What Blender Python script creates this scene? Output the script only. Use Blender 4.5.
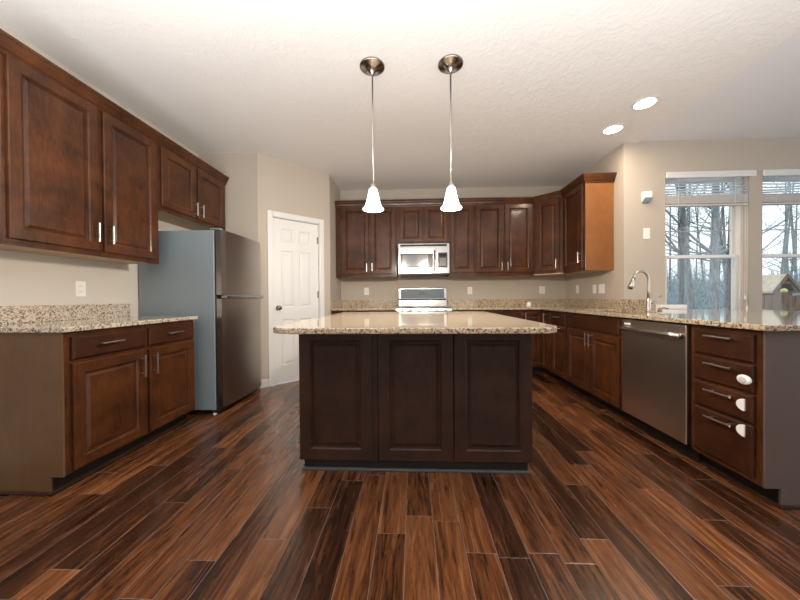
import bpy, bmesh, math, random
from mathutils import Vector, Matrix

for o in list(bpy.data.objects):
    bpy.data.objects.remove(o, do_unlink=True)
SC = bpy.context.scene
COL = SC.collection
PI = math.pi

# ---------------------------------------------------------------- camera
cam_data = bpy.data.cameras.new('camera')
cam_data.sensor_width = 36.0
cam_data.lens = 305.165 / 800 * 36
cam_data.clip_start = 0.05
cam = bpy.data.objects.new('camera', cam_data)
COL.objects.link(cam)
R = Matrix(((0.999096, 0.04193067, -0.00699972),
            (-0.04198631, 0.99908616, -0.00799991),
            (0.00665788, 0.00828658, 0.9999435)))      # rows: right, forward, up
rm = Matrix((R[0], R[2], -R[1])).transposed().to_4x4()
rm.translation = Vector((0, 0, 1.062))
cam.matrix_world = rm
SC.camera = cam

# ---------------------------------------------------------------- world, overcast winter daylight
world = bpy.data.worlds.new('world')
SC.world = world
world.use_nodes = True
wn = world.node_tree
bg = wn.nodes['Background']
tc = wn.nodes.new('ShaderNodeTexCoord')
sp = wn.nodes.new('ShaderNodeSeparateXYZ')
rp = wn.nodes.new('ShaderNodeValToRGB')
rp.color_ramp.elements[0].position = 0.45
rp.color_ramp.elements[0].color = (0.30, 0.33, 0.36, 1)
rp.color_ramp.elements[1].position = 0.56
rp.color_ramp.elements[1].color = (0.92, 0.97, 1.0, 1)
mp = wn.nodes.new('ShaderNodeMapRange')
mp.inputs[1].default_value = -1
mp.inputs[2].default_value = 1
wn.links.new(tc.outputs['Generated'], sp.inputs[0])
wn.links.new(sp.outputs['Z'], mp.inputs[0])
wn.links.new(mp.outputs[0], rp.inputs[0])
wn.links.new(rp.outputs[0], bg.inputs[0])
bg.inputs[1].default_value = 1.3


def area(name, loc, target, sx, sy, power, color):
    d = bpy.data.lights.new(name, 'AREA')
    d.shape = 'RECTANGLE'
    d.size, d.size_y = sx, sy
    d.energy = power
    d.color = color
    o = bpy.data.objects.new(name, d)
    COL.objects.link(o)
    o.location = loc
    o.rotation_euler = (Vector(target) - Vector(loc)).to_track_quat('-Z', 'Y').to_euler()
    return o


# added unseen fill lamp before the closed rear wall; daylight lamp at the side opening
area('rear_fill', (0.3, -3.2, 1.5), (0.0, 2.0, 1.6), 4.4, 1.8, 24, (1.0, 0.98, 0.95))
# added unseen up-facing lamp around the camera that brightens the ceiling
area('ceiling_fill', (0.0, 0.0, 1.27), (0.0, 0.001, 2.77), 4.2, 2.2, 128, (0.97, 0.98, 1.0))
area('daylight_side', (5.9, 0.6, 1.6), (1.0, 0.4, 1.3), 3.0, 1.9, 30, (0.88, 0.95, 1.0))

vs = SC.view_settings
vs.view_transform = 'Standard'
vs.look = 'None'
vs.exposure = 0.43
vs.gamma = 1
vs.use_curve_mapping = False


# ---------------------------------------------------------------- materials
def mat(name, color=(0.8, 0.8, 0.8), rough=0.5, metal=0.0, coat=0.0, coat_rough=0.1, spec=0.5,
        emit=None, estr=0.0, trans=0.0, ior=1.45):
    m = bpy.data.materials.new(name)
    m.use_nodes = True
    b = m.node_tree.nodes['Principled BSDF']
    b.inputs['Base Color'].default_value = (*color, 1)
    b.inputs['Roughness'].default_value = rough
    b.inputs['Metallic'].default_value = metal
    b.inputs['Coat Weight'].default_value = coat
    b.inputs['Coat Roughness'].default_value = coat_rough
    b.inputs['Specular IOR Level'].default_value = spec
    b.inputs['Transmission Weight'].default_value = trans
    b.inputs['IOR'].default_value = ior
    if emit:
        b.inputs['Emission Color'].default_value = (*emit, 1)
        b.inputs['Emission Strength'].default_value = estr
    return m


class NT:
    def __init__(s, m):
        s.t = m.node_tree
        s.b = s.t.nodes['Principled BSDF']

    def n(s, kind, **kw):
        nd = s.t.nodes.new('ShaderNode' + kind)
        for k, v in kw.items():
            setattr(nd, k, v)
        return nd

    def l(s, a, b):
        s.t.links.new(a, b)

    def math(s, op, a, b=None, c=None):
        nd = s.n('Math', operation=op)
        for i, v in enumerate((a, b, c)):
            if v is None:
                continue
            if isinstance(v, (int, float)):
                nd.inputs[i].default_value = v
            else:
                s.l(v, nd.inputs[i])
        return nd.outputs[0]

    def coords(s, scale=(1, 1, 1), kind='Object'):
        t = s.n('TexCoord')
        mpn = s.n('Mapping')
        mpn.inputs['Scale'].default_value = scale
        s.l(t.outputs[kind], mpn.inputs[0])
        return mpn.outputs[0]

    def geo(s, scale=(1, 1, 1)):
        t = s.n('NewGeometry')
        mpn = s.n('Mapping')
        mpn.inputs['Scale'].default_value = scale
        s.l(t.outputs['Position'], mpn.inputs[0])
        return mpn.outputs[0]

    def noise(s, vec, scale, detail=3, rough=0.5, dist=0):
        nd = s.n('TexNoise')
        nd.inputs['Scale'].default_value = scale
        nd.inputs['Detail'].default_value = detail
        nd.inputs['Roughness'].default_value = rough
        nd.inputs['Distortion'].default_value = dist
        s.l(vec, nd.inputs['Vector'])
        return nd

    def ramp(s, fac, stops, interp='LINEAR'):
        nd = s.n('ValToRGB')
        cr = nd.color_ramp
        cr.interpolation = interp
        while len(cr.elements) < len(stops):
            cr.elements.new(0.5)
        for e, (p, c) in zip(cr.elements, stops):
            e.position = p
            e.color = (*c, 1)
        s.l(fac, nd.inputs[0])
        return nd.outputs[0]

    def mix(s, a, b, fac, mode='MIX'):
        nd = s.n('Mix', data_type='RGBA', blend_type=mode)
        if isinstance(fac, (int, float)):
            nd.inputs[0].default_value = fac
        else:
            s.l(fac, nd.inputs[0])
        for i, v in ((6, a), (7, b)):
            if isinstance(v, tuple):
                nd.inputs[i].default_value = (*v, 1)
            else:
                s.l(v, nd.inputs[i])
        return nd.outputs[2]

    def bump(s, h, strength=0.2, dist=0.01):
        nd = s.n('Bump')
        nd.inputs['Strength'].default_value = strength
        nd.inputs['Distance'].default_value = dist
        s.l(h, nd.inputs['Height'])
        s.l(nd.outputs[0], s.b.inputs['Normal'])


def wood_mat(name, dark, light, rough=0.32, coat=0.35, coat_rough=0.22, horiz=False, cloud=5.0):
    m = mat(name, dark, rough, coat=coat, coat_rough=coat_rough, spec=0.32)
    t = NT(m)
    g = t.coords((9, 9, 1.2) if not horiz else (1.2, 1.2, 14))
    grain = t.noise(g, 9, 6, 0.62, 1.2)
    cl = t.noise(t.coords((1, 1, 1)), cloud, 3, 0.6, 0.4)
    f = t.math('ADD', t.math('MULTIPLY', grain.outputs[0], 0.45), t.math('MULTIPLY', cl.outputs[0], 0.6))
    t.l(t.ramp(f, [(0.33, dark), (0.72, light)]), t.b.inputs['Base Color'])
    t.bump(grain.outputs[0], 0.06, 0.003)
    return m


M = {}
M['cab'] = wood_mat('cherry_cabinet_wood', (0.011, 0.0030, 0.0016), (0.118, 0.038, 0.0105), rough=0.38, coat=0.28, coat_rough=0.14)
M['cab_front'] = wood_mat('cherry_drawer_wood', (0.009, 0.0026, 0.0014), (0.074, 0.0215, 0.0064), rough=0.42, coat=0.22, horiz=True)
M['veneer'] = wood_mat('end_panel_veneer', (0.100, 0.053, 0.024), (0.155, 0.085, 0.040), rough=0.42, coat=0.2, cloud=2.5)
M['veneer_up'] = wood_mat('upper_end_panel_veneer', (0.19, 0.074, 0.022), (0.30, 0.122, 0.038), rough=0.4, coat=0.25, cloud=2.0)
M['island'] = wood_mat('island_wood', (0.012, 0.0054, 0.0038), (0.060, 0.0245, 0.0130), rough=0.45, coat=0.15)
M['bottom'] = wood_mat('cabinet_underside', (0.36, 0.24, 0.13), (0.55, 0.40, 0.24), rough=0.5, coat=0.1)
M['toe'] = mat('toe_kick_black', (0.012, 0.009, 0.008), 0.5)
M['nickel'] = mat('brushed_nickel', (0.58, 0.55, 0.51), 0.28, 1.0)
M['dark_nickel'] = mat('dark_nickel', (0.30, 0.27, 0.24), 0.22, 1.0)
M['white'] = mat('white_paint', (0.74, 0.74, 0.73), 0.35, coat=0.2)
M['plastic'] = mat('white_plastic', (0.86, 0.85, 0.82), 0.35)
M['black'] = mat('black_plastic', (0.012, 0.012, 0.013), 0.25)
M['blackglass'] = mat('black_glass', (0.02, 0.022, 0.026), 0.06, coat=0.8, coat_rough=0.03)
M['gap'] = mat('dark_recess', (0.01, 0.008, 0.007), 0.8)

# wall paint: soft roller texture
def paint(name, c, bumpy=0.08):
    m = mat(name, c, 0.75, spec=0.25)
    t = NT(m)
    nz = t.noise(t.geo(), 140, 3, 0.6)
    t.bump(nz.outputs[0], bumpy, 0.003)
    return m

M['wall'] = paint('beige_wall_paint', (0.50, 0.443, 0.375))
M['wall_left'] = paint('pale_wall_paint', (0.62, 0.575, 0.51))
# knock-down ceiling texture
m = mat('textured_ceiling', (0.78, 0.765, 0.745), 0.85, spec=0.2)
t = NT(m)
g = t.geo()
n1 = t.noise(g, 14, 5, 0.65, 1.4)
n2 = t.noise(g, 55, 3, 0.6, 0.8)
h = t.math('ADD', t.ramp(n1.outputs[0], [(0.42, (0, 0, 0)), (0.60, (1, 1, 1))]), t.math('MULTIPLY', n2.outputs[0], 0.5))
t.bump(h, 0.27, 0.007)
M['ceiling'] = m
M['ceiling2'] = paint('smooth_ceiling_paint', (0.74, 0.75, 0.78), 0.03)

# hand scraped plank floor
m = mat('plank_floor', (0.1, 0.04, 0.02), 0.3, coat=0.35, coat_rough=0.16)
t = NT(m)
gp = t.n('NewGeometry')
sx = t.n('SeparateXYZ')
t.l(gp.outputs['Position'], sx.inputs[0])
W = 0.127
u = t.math('DIVIDE', t.math('ADD', sx.outputs['X'], 0.040 + 100 * W), W)
row = t.math('FLOOR', u)
fu = t.math('SUBTRACT', u, row)
wn1 = t.n('TexWhiteNoise', noise_dimensions='1D')
t.l(row, wn1.inputs['W'])
v = t.math('ADD', t.math('DIVIDE', sx.outputs['Y'], 0.98), t.math('MULTIPLY', wn1.outputs['Value'], 7.31))
colm = t.math('FLOOR', v)
fv = t.math('SUBTRACT', v, colm)
cid = t.n('CombineXYZ')
t.l(row, cid.inputs[0])
t.l(colm, cid.inputs[1])
wn2 = t.n('TexWhiteNoise', noise_dimensions='3D')
t.l(cid.outputs[0], wn2.inputs['Vector'])
# per-plank shifted grain
sc = t.n('VectorMath', operation='MULTIPLY')
sc.inputs[1].default_value = (21, 1.7, 1)
t.l(gp.outputs['Position'], sc.inputs[0])
sh = t.n('VectorMath', operation='SCALE')
sh.inputs['Scale'].default_value = 37.0
t.l(wn2.outputs['Color'], sh.inputs[0])
ad = t.n('VectorMath', operation='ADD')
t.l(sc.outputs[0], ad.inputs[0])
t.l(sh.outputs[0], ad.inputs[1])
gr = t.noise(ad.outputs[0], 1.5, 7, 0.72, 1.7)
gr2 = t.noise(ad.outputs[0], 0.42, 3, 0.6, 2.0)
f = t.math('ADD', t.math('MULTIPLY', gr.outputs[0], 0.85), t.math('MULTIPLY', gr2.outputs[0], 0.35))
f = t.math('ADD', f, t.math('MULTIPLY', t.math('SUBTRACT', wn2.outputs['Value'], 0.54), 0.21))
c = t.ramp(f, [(0.38, (0.012, 0.0045, 0.0025)), (0.54, (0.060, 0.021, 0.0090)), (0.68, (0.185, 0.064, 0.022)), (0.86, (0.34, 0.145, 0.053))])
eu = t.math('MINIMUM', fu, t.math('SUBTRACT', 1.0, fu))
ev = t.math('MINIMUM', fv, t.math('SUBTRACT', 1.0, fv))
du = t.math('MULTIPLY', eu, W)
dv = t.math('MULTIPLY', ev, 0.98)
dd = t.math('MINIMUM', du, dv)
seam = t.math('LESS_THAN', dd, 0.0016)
c = t.mix(c, (0.30, 0.235, 0.20), t.math('MULTIPLY', seam, 0.55))  # glint of the plank bevels painted into the seams as a paler colour
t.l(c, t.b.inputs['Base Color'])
hh = t.math('ADD', t.math('MULTIPLY', gr.outputs[0], 0.35), t.math('MULTIPLY', t.math('MINIMUM', dd, 0.005), 220.0))
t.bump(hh, 0.30, 0.0025)
t.l(t.math('ADD', t.math('MULTIPLY', gr2.outputs[0], 0.22), 0.15), t.b.inputs['Roughness'])
M['floor'] = m


def granite(name, cream, tan, gray, dark, thr=0.0, rough=0.09):
    m = mat(name, cream, rough, coat=0.6, coat_rough=0.04, spec=0.6)
    t = NT(m)
    g = t.geo()
    v1 = t.n('TexVoronoi')
    v1.inputs['Scale'].default_value = 135
    wob = t.noise(g, 60, 2, 0.5)
    av = t.n('VectorMath', operation='MULTIPLY_ADD')
    t.l(wob.outputs['Color'], av.inputs[0])
    av.inputs[1].default_value = (0.02, 0.02, 0.02)
    t.l(g, av.inputs[2])
    t.l(av.outputs[0], v1.inputs['Vector'])
    sep = t.n('SeparateColor')
    t.l(v1.outputs['Color'], sep.inputs[0])
    big = t.noise(g, 13, 4, 0.65, 0.8)
    k = t.math('ADD', t.math('MULTIPLY', sep.outputs[0], 0.66), t.math('MULTIPLY', big.outputs[0], 0.62))
    k = t.math('ADD', k, thr)
    c = t.ramp(k, [(0.36, dark), (0.45, gray), (0.53, tan), (0.64, cream), (0.86, cream), (0.96, tan)])
    fine = t.noise(g, 260, 2, 0.5)
    c = t.mix(c, t.ramp(fine.outputs[0], [(0.35, (0.45, 0.42, 0.4)), (0.55, (1, 1, 1))]), 0.45, 'MULTIPLY')
    t.l(c, t.b.inputs['Base Color'])
    return m


M['granite'] = granite('speckled_granite', (0.60, 0.50, 0.36), (0.43, 0.30, 0.175), (0.27, 0.21, 0.155), (0.10, 0.065, 0.045))
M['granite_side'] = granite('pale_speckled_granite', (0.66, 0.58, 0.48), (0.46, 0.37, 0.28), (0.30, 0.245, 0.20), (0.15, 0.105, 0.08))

# brushed stainless: vertical or horizontal grain
def steel(name, c, rough=0.25, horiz=True):
    m = mat(name, c, rough, 1.0)
    t = NT(m)
    nz = t.noise(t.coords((2, 2, 160) if horiz else (160, 160, 2)), 3, 4, 0.6)
    t.l(t.math('ADD', t.math('MULTIPLY', nz.outputs[0], 0.12), rough - 0.06), t.b.inputs['Roughness'])
    t.bump(nz.outputs[0], 0.03, 0.002)
    return m


M['steel'] = steel('stainless_steel', (0.62, 0.60, 0.57), 0.26)
M['steel_dw'] = steel('dark_stainless_steel', (0.60, 0.52, 0.45), 0.32, horiz=False)
M['steel_fr'] = steel('fridge_stainless_steel', (0.42, 0.38, 0.34), 0.30)
M['steel_bright'] = steel('bright_stainless_steel', (0.36, 0.36, 0.36), 0.24)
M['fridge_side'] = mat('grey_blue_enamel', (0.235, 0.285, 0.315), 0.32, coat=0.3)
M['fridge_dark'] = mat('dark_door_gasket', (0.03, 0.032, 0.036), 0.4)
M['sink'] = steel('sink_steel', (0.45, 0.44, 0.42), 0.3)
M['shade'] = mat('lit_frosted_glass', (0.9, 0.88, 0.84), 0.4, emit=(1.0, 0.93, 0.82), estr=2.6)
M['lens'] = mat('lit_lens', (0.9, 0.9, 0.9), 0.4, emit=(1.0, 0.94, 0.84), estr=14)
M['display'] = mat('range_display', (0.10, 0.14, 0.18), 0.1, coat=0.6)
M['mwglass'] = mat('microwave_window', (0.25, 0.26, 0.27), 0.12, 0.6)
g_ = bpy.data.materials.new('window_glass')
g_.use_nodes = True
nt = g_.node_tree
nt.nodes.remove(nt.nodes['Principled BSDF'])
tr = nt.nodes.new('ShaderNodeBsdfTransparent')
tr.inputs[0].default_value = (0.93, 0.97, 0.98, 1)
gl = nt.nodes.new('ShaderNodeBsdfGlossy')
gl.inputs['Roughness'].default_value = 0.02
fr = nt.nodes.new('ShaderNodeFresnel')
fr.inputs[0].default_value = 1.45
mx = nt.nodes.new('ShaderNodeMixShader')
gg = nt.nodes.new('ShaderNodeNewGeometry')
mm = nt.nodes.new('ShaderNodeMath')
mm.operation = 'MULTIPLY_ADD'      # 0 on the inner side of the pane, fresnel on the outer side
mm.inputs[1].default_value = -1.0
mm.inputs[2].default_value = 1.0
nt.links.new(gg.outputs['Backfacing'], mm.inputs[0])
mk = nt.nodes.new('ShaderNodeMath')
mk.operation = 'MULTIPLY'
nt.links.new(mm.outputs[0], mk.inputs[0])
nt.links.new(fr.outputs[0], mk.inputs[1])
nt.links.new(mk.outputs[0], mx.inputs[0])
nt.links.new(tr.outputs[0], mx.inputs[1])
nt.links.new(gl.outputs[0], mx.inputs[2])
nt.links.new(mx.outputs[0], nt.nodes['Material Output'].inputs[0])
M['glass'] = g_
M['slat'] = mat('white_blind_slat', (0.86, 0.88, 0.90), 0.5)
M['slat_stack'] = mat('blind_stack', (0.62, 0.60, 0.58), 0.6)


_t = NT(M['slat'])
_tr = _t.n('BsdfTranslucent')
_tr.inputs[0].default_value = (0.9, 0.93, 0.96, 1)
_mx = _t.n('MixShader')
_mx.inputs[0].default_value = 0.8
_t.l(_t.b.outputs[0], _mx.inputs[1])
_t.l(_tr.outputs[0], _mx.inputs[2])
_t.l(_mx.outputs[0], _t.t.nodes['Material Output'].inputs[0])


def bark_mat(name, a, b):
    m = mat(name, a, 0.9)
    t = NT(m)
    n = t.noise(t.geo((6, 6, 1.5)), 3, 5, 0.7, 0.6)
    t.l(t.ramp(n.outputs[0], [(0.35, a), (0.65, b)]), t.b.inputs['Base Color'])
    return m


M['bark'] = bark_mat('grey_bark', (0.13, 0.14, 0.145), (0.36, 0.39, 0.40))
M['bark_dark'] = bark_mat('dark_bark', (0.07, 0.065, 0.06), (0.19, 0.19, 0.19))
M['brush'] = bark_mat('winter_brush', (0.13, 0.19, 0.20), (0.36, 0.46, 0.49))
M['ground'] = bark_mat('winter_ground', (0.13, 0.16, 0.17), (0.34, 0.38, 0.40))
M['shingle'] = bark_mat('tan_shingles', (0.46, 0.37, 0.27), (0.66, 0.55, 0.41))
M['fence'] = bark_mat('weathered_boards', (0.085, 0.045, 0.026), (0.20, 0.115, 0.068))
M['shed_dark'] = mat('dark_gable_boards', (0.022, 0.017, 0.015), 0.8)  # near-black colour of the gable infill
M['balloon'] = mat('yellow_green_ball', (0.55, 0.55, 0.20), 0.5)


# ---------------------------------------------------------------- mesh helpers
def NB():
    return bmesh.new()


def box(bm, x0, x1, y0, y1, z0, z1):
    vs_ = [bm.verts.new((x, y, z)) for z in (z0, z1) for y in (y0, y1) for x in (x0, x1)]
    for q in ((0, 2, 3, 1), (4, 5, 7, 6), (0, 1, 5, 4), (2, 6, 7, 3), (0, 4, 6, 2), (1, 3, 7, 5)):
        bm.faces.new([vs_[i] for i in q])


def prism(bm, pts, axis, a, b):
    """pts 2D polygon, extruded along axis ('X','Y','Z') from a to b"""
    def p(u_, v_, w):
        return {'X': (w, u_, v_), 'Y': (u_, w, v_), 'Z': (u_, v_, w)}[axis]
    A = [bm.verts.new(p(*q, a)) for q in pts]
    B = [bm.verts.new(p(*q, b)) for q in pts]
    bm.faces.new(A)
    bm.faces.new(B[::-1])
    for i in range(len(pts)):
        j = (i + 1) % len(pts)
        bm.faces.new((A[i], A[j], B[j], B[i]))


def lathe(bm, prof, cx, cy, seg=28, axis='Z', cz=0.0, cap=True):
    rings = []
    for r, z in prof:
        ring = []
        for i in range(seg):
            a = 2 * PI * i / seg
            u_, v_ = r * math.cos(a), r * math.sin(a)
            if axis == 'Z':
                ring.append(bm.verts.new((cx + u_, cy + v_, cz + z)))
            elif axis == 'Y':
                ring.append(bm.verts.new((cx + u_, cy + z, cz + v_)))
            else:
                ring.append(bm.verts.new((cx + z, cy + u_, cz + v_)))
        rings.append(ring)
    for a, b in zip(rings, rings[1:]):
        for i in range(seg):
            j = (i + 1) % seg
            bm.faces.new((a[i], a[j], b[j], b[i]))
    if cap:
        for rr in (rings[0], rings[-1]):
            try:
                bm.faces.new(rr)
            except ValueError:
                pass


def tube(bm, pts, rad, seg=10):
    if not isinstance(rad, (list, tuple)):
        rad = [rad] * len(pts)
    pts = [Vector(p) for p in pts]
    prev = None
    rings = []
    for i, p in enumerate(pts):
        d = (pts[min(i + 1, len(pts) - 1)] - pts[max(i - 1, 0)]).normalized()
        if prev is None:
            ref = Vector((0, 0, 1)) if abs(d.z) < 0.9 else Vector((1, 0, 0))
            n = d.cross(ref).normalized()
        else:
            n = (prev - d * prev.dot(d)).normalized()
        prev = n
        bn = d.cross(n)
        rings.append([bm.verts.new(p + (n * math.cos(2 * PI * k / seg) + bn * math.sin(2 * PI * k / seg)) * rad[i]) for k in range(seg)])
    for a, b in zip(rings, rings[1:]):
        for i in range(seg):
            j = (i + 1) % seg
            bm.faces.new((a[i], a[j], b[j], b[i]))
    bm.faces.new(rings[0][::-1])
    bm.faces.new(rings[-1])


def rings_panel(bm, x0, x1, z0, z1, rings, yback):
    """nested rectangles on a front facing -Y. rings: (inset, y)"""
    L = []
    for ins, y in [(0, yback)] + list(rings):
        L.append([bm.verts.new(p) for p in ((x0 + ins, y, z0 + ins), (x1 - ins, y, z0 + ins), (x1 - ins, y, z1 - ins), (x0 + ins, y, z1 - ins))])
    for a, b in zip(L, L[1:]):
        for i in range(4):
            j = (i + 1) % 4
            bm.faces.new((a[i], a[j], b[j], b[i]))
    bm.faces.new(L[-1])
    bm.faces.new(L[0][::-1])


def obj(name, bm, m, parent=None, smooth=False, bevel=0.0, seg=2, angle=35):
    bmesh.ops.recalc_face_normals(bm, faces=bm.faces)
    me = bpy.data.meshes.new(name)
    bm.to_mesh(me)
    bm.free()
    me.materials.append(M[m] if isinstance(m, str) else m)
    if smooth:
        for p in me.polygons:
            p.use_smooth = True
    o = bpy.data.objects.new(name, me)
    COL.objects.link(o)
    if parent:
        o.parent = parent
    if bevel:
        b = o.modifiers.new('bevel', 'BEVEL')
        b.width = bevel
        b.segments = seg
        b.limit_method = 'ANGLE'
        b.angle_limit = math.radians(angle)
    return o


def tag(o, label, cat, group=None, kind=None):
    o['label'] = label
    o['category'] = cat
    if group:
        o['group'] = group
    if kind:
        o['kind'] = kind
    return o


def thing(name, label, cat, loc=(0, 0, 0), rz=0.0, group=None):
    o = bpy.data.objects.new(name, None)
    o.empty_display_size = 0.1
    COL.objects.link(o)
    o.location = loc
    o.rotation_euler = (0, 0, rz)
    return tag(o, label, cat, group)


def struct(name, bm, m, parent=None, **k):
    o = obj(name, bm, m, parent, **k)
    if not parent:
        o['kind'] = 'structure'
    return o


def simple_box(name, m, parent, *b, bevel=0.0):
    bm = NB()
    box(bm, *b)
    return obj(name, bm, m, parent, bevel=bevel)


# ---------------------------------------------------------------- key measures
XL_W, XL_B, XL_U = -2.525, -1.906, -2.205       # left wall, base front, upper front
XR_W, XR_B, XR_U = 2.366, 1.751, 2.036
Y_B, Y_BB, Y_BU = 4.83, 4.22, 4.50
Y_W = 3.525
CH = 2.77
PG = Vector((-1.818, 3.526))
PP = Vector((-1.143, 4.19))
CT0, CT1 = 0.885, 0.915

# ---------------------------------------------------------------- room shell
bm = NB()
box(bm, -2.7, 6.2, -3.6, Y_B + 0.15, -0.05, 0)
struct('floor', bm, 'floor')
bm = NB()
box(bm, -2.7, 2.52, -3.6, Y_B + 0.15, CH, CH + 0.1)
struct('ceiling', bm, 'ceiling')
bm = NB()
box(bm, 2.52, 6.2, -3.6, Y_W + 0.15, CH + 0.012, CH + 0.1)
struct('ceiling', bm, 'ceiling2')
bm = NB()
box(bm, XL_W - 0.12, XL_W, -3.6, Y_W + 0.1, 0, CH)
struct('wall_left', bm, 'wall_left')
bm = NB()
prism(bm, [(XL_W, 3.53), (PG.x, 3.53), (PG.x - 0.04, 3.64), (XL_W, 3.64)], 'Z', 0, CH)
struct('wall_alcove', bm, 'wall')

bm = NB()
box(bm, XL_W - 0.12, 6.2, -3.72, -3.6, 0, CH)
struct('wall_rear', bm, 'wall')
bm = NB()
box(bm, 6.2, 6.32, -3.72, -0.9, 0, CH)
box(bm, 6.2, 6.32, 2.2, Y_W + 0.16, 0, CH)
box(bm, 6.2, 6.32, -0.9, 2.2, 2.3, CH)
struct('wall_side', bm, 'wall')

# pantry wall, 45 degrees, with the door opening
d2 = (PP - PG).normalized()
LP = (PP - PG).length
RP = math.atan2(d2.y, d2.x)
pw = bpy.data.objects.new('wall_pantry', None)
# local frame: x along wall, y into the pantry, z up
bm = NB()
D0, D1, DT = 0.165, 0.790, 2.065
box(bm, 0, D0, 0, 0.10, 0, CH)
box(bm, D1, LP, 0, 0.10, 0, CH)
box(bm, D0, D1, 0, 0.10, DT, CH)
bmesh.ops.remove_doubles(bm, verts=bm.verts, dist=1e-5)
w = struct('wall_pantry', bm, 'wall')
w.location = (PG.x, PG.y, 0)
w.rotation_euler = (0, 0, RP)
del_o = pw
bpy.data.objects.remove(del_o)
bm = NB()
box(bm, PP.x - 0.1, PP.x, PP.y + 0.005, Y_B, 0, CH)
struct('wall_pantry_return', bm, 'wall')
bm = NB()
box(bm, PP.x - 0.1, XR_W + 0.15, Y_B, Y_B + 0.12, 0, CH)
struct('wall_back', bm, 'wall')
bm = NB()
box(bm, XR_W, XR_W + 0.15, Y_W + 0.16, Y_B, 0, CH)
struct('wall_right', bm, 'wall')

# window wall with two openings
WZ0, WZ1 = 0.80, 2.43
WIN = [(2.815, 3.708), (3.845, 4.74)]
bm = NB()
WT = 0.16
xs = [XR_W, WIN[0][0], WIN[0][1], WIN[1][0], WIN[1][1], 6.2]
zs = [0, WZ0, WZ1, CH + 0.012]
for i in range(5):
    for k in range(3):
        if k == 1 and i in (1, 3):
            continue
        box(bm, xs[i], xs[i + 1], Y_W, Y_W + WT, zs[k], zs[k + 1])
bmesh.ops.remove_doubles(bm, verts=bm.verts, dist=1e-5)
dup_f = {}
for f_ in bm.faces:
    dup_f.setdefault(tuple(sorted(v_.index for v_ in f_.verts)), []).append(f_)
bm.verts.index_update()
seen = {}
for f_ in list(bm.faces):
    key = tuple(sorted(v_.index for v_ in f_.verts))
    seen.setdefault(key, []).append(f_)
for fs in seen.values():
    if len(fs) > 1:
        for f_ in fs:
            bm.faces.remove(f_)
struct('wall_window', bm, 'wall')

# baseboards
bm = NB()
box(bm, 0.0, D0 - 0.062, -0.014, 0, 0, 0.10)
b_ = struct('baseboard_pantry', bm, 'white', bevel=0.004)
b_.location = (PG.x, PG.y, 0)
b_.rotation_euler = (0, 0, RP)

# ---- pantry door: six panels
door = bpy.data.objects.new('door_1', None)
COL.objects.link(door)
door.location = (PG.x, PG.y, 0)
door.rotation_euler = (0, 0, RP)
door['kind'] = 'structure'
door['label'] = 'white six-panel pantry door in the angled beige wall beside the fridge'
dx0, dx1, dz1 = D0 + 0.012, D1 - 0.012, 2.05
bm = NB()
# slab built as a grid with recessed raised panels
px = [(dx0 + 0.105, dx0 + 0.265), (dx1 - 0.265, dx1 - 0.105)]
pz = [(0.23, 0.80), (0.95, 1.66), (1.76, 1.93)]
xs = sorted({dx0, dx1} | {a for p in px for a in p})
zs = sorted({0.012, dz1} | {a for p in pz for a in p})
yf = 0.022
for i in range(len(xs) - 1):
    for k in range(len(zs) - 1):
        a, b, c0, c1 = xs[i], xs[i + 1], zs[k], zs[k + 1]
        if any(abs(a - p[0]) < 1e-6 for p in px) and any(abs(c0 - p[0]) < 1e-6 for p in pz):
            R0 = [(0, yf), (0.012, yf + 0.009), (0.02, yf + 0.009), (0.038, yf + 0.002)]
            L = [[bm.verts.new(q) for q in ((a + s_, y, c0 + s_), (b - s_, y, c0 + s_), (b - s_, y, c1 - s_), (a + s_, y, c1 - s_))] for s_, y in R0]
            for A, B in zip(L, L[1:]):
                for q in range(4):
                    r_ = (q + 1) % 4
                    bm.faces.new((A[q], A[r_], B[r_], B[q]))
            bm.faces.new(L[-1])
        else:
            bm.faces.new([bm.verts.new(q) for q in ((a, yf, c0), (b, yf, c0), (b, yf, c1), (a, yf, c1))])
bmesh.ops.remove_doubles(bm, verts=bm.verts, dist=1e-5)
box(bm, dx0, dx1, yf + 0.012, yf + 0.035, 0.012, dz1)
obj('door_panel', bm, 'white', door)
bm = NB()
CW = 0.060
box(bm, D0 - CW, D0 + 0.004, -0.016, 0.0, 0, DT + CW)
box(bm, D1 - 0.004, D1 + CW, -0.016, 0.0, 0, DT + CW)
box(bm, D0 + 0.004, D1 - 0.004, -0.016, 0.0, DT - 0.004, DT + CW)
obj('door_casing', bm, 'white', door, bevel=0.005)
bm = NB()
box(bm, D0, D0 + 0.010, 0.0, 0.10, 0, DT)
box(bm, D1 - 0.010, D1, 0.0, 0.10, 0, DT)
box(bm, D0 + 0.01, D1 - 0.01, 0.0, 0.10, DT - 0.010, DT)
obj('door_jamb', bm, 'white', door)
bm = NB()
lathe(bm, [(0.030, 0.0), (0.030, -0.006), (0.011, -0.010), (0.010, -0.030), (0.024, -0.040), (0.027, -0.052), (0.020, -0.063), (0.004, -0.066)], dx0 + 0.062, yf, 24, 'Y', 0.945)
obj('door_knob', bm, 'dark_nickel', door, smooth=True)
for hz in (0.25, 1.11, 1.84):
    bm = NB()
    lathe(bm, [(0.006, -0.045), (0.006, 0.045)], D1 - 0.012, yf - 0.007, 10, 'Z', hz)
    box(bm, D1 - 0.03, D1 - 0.004, yf - 0.005, yf - 0.001, hz - 0.044, hz + 0.044)
    obj('hinge', bm, 'dark_nickel', door)


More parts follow.
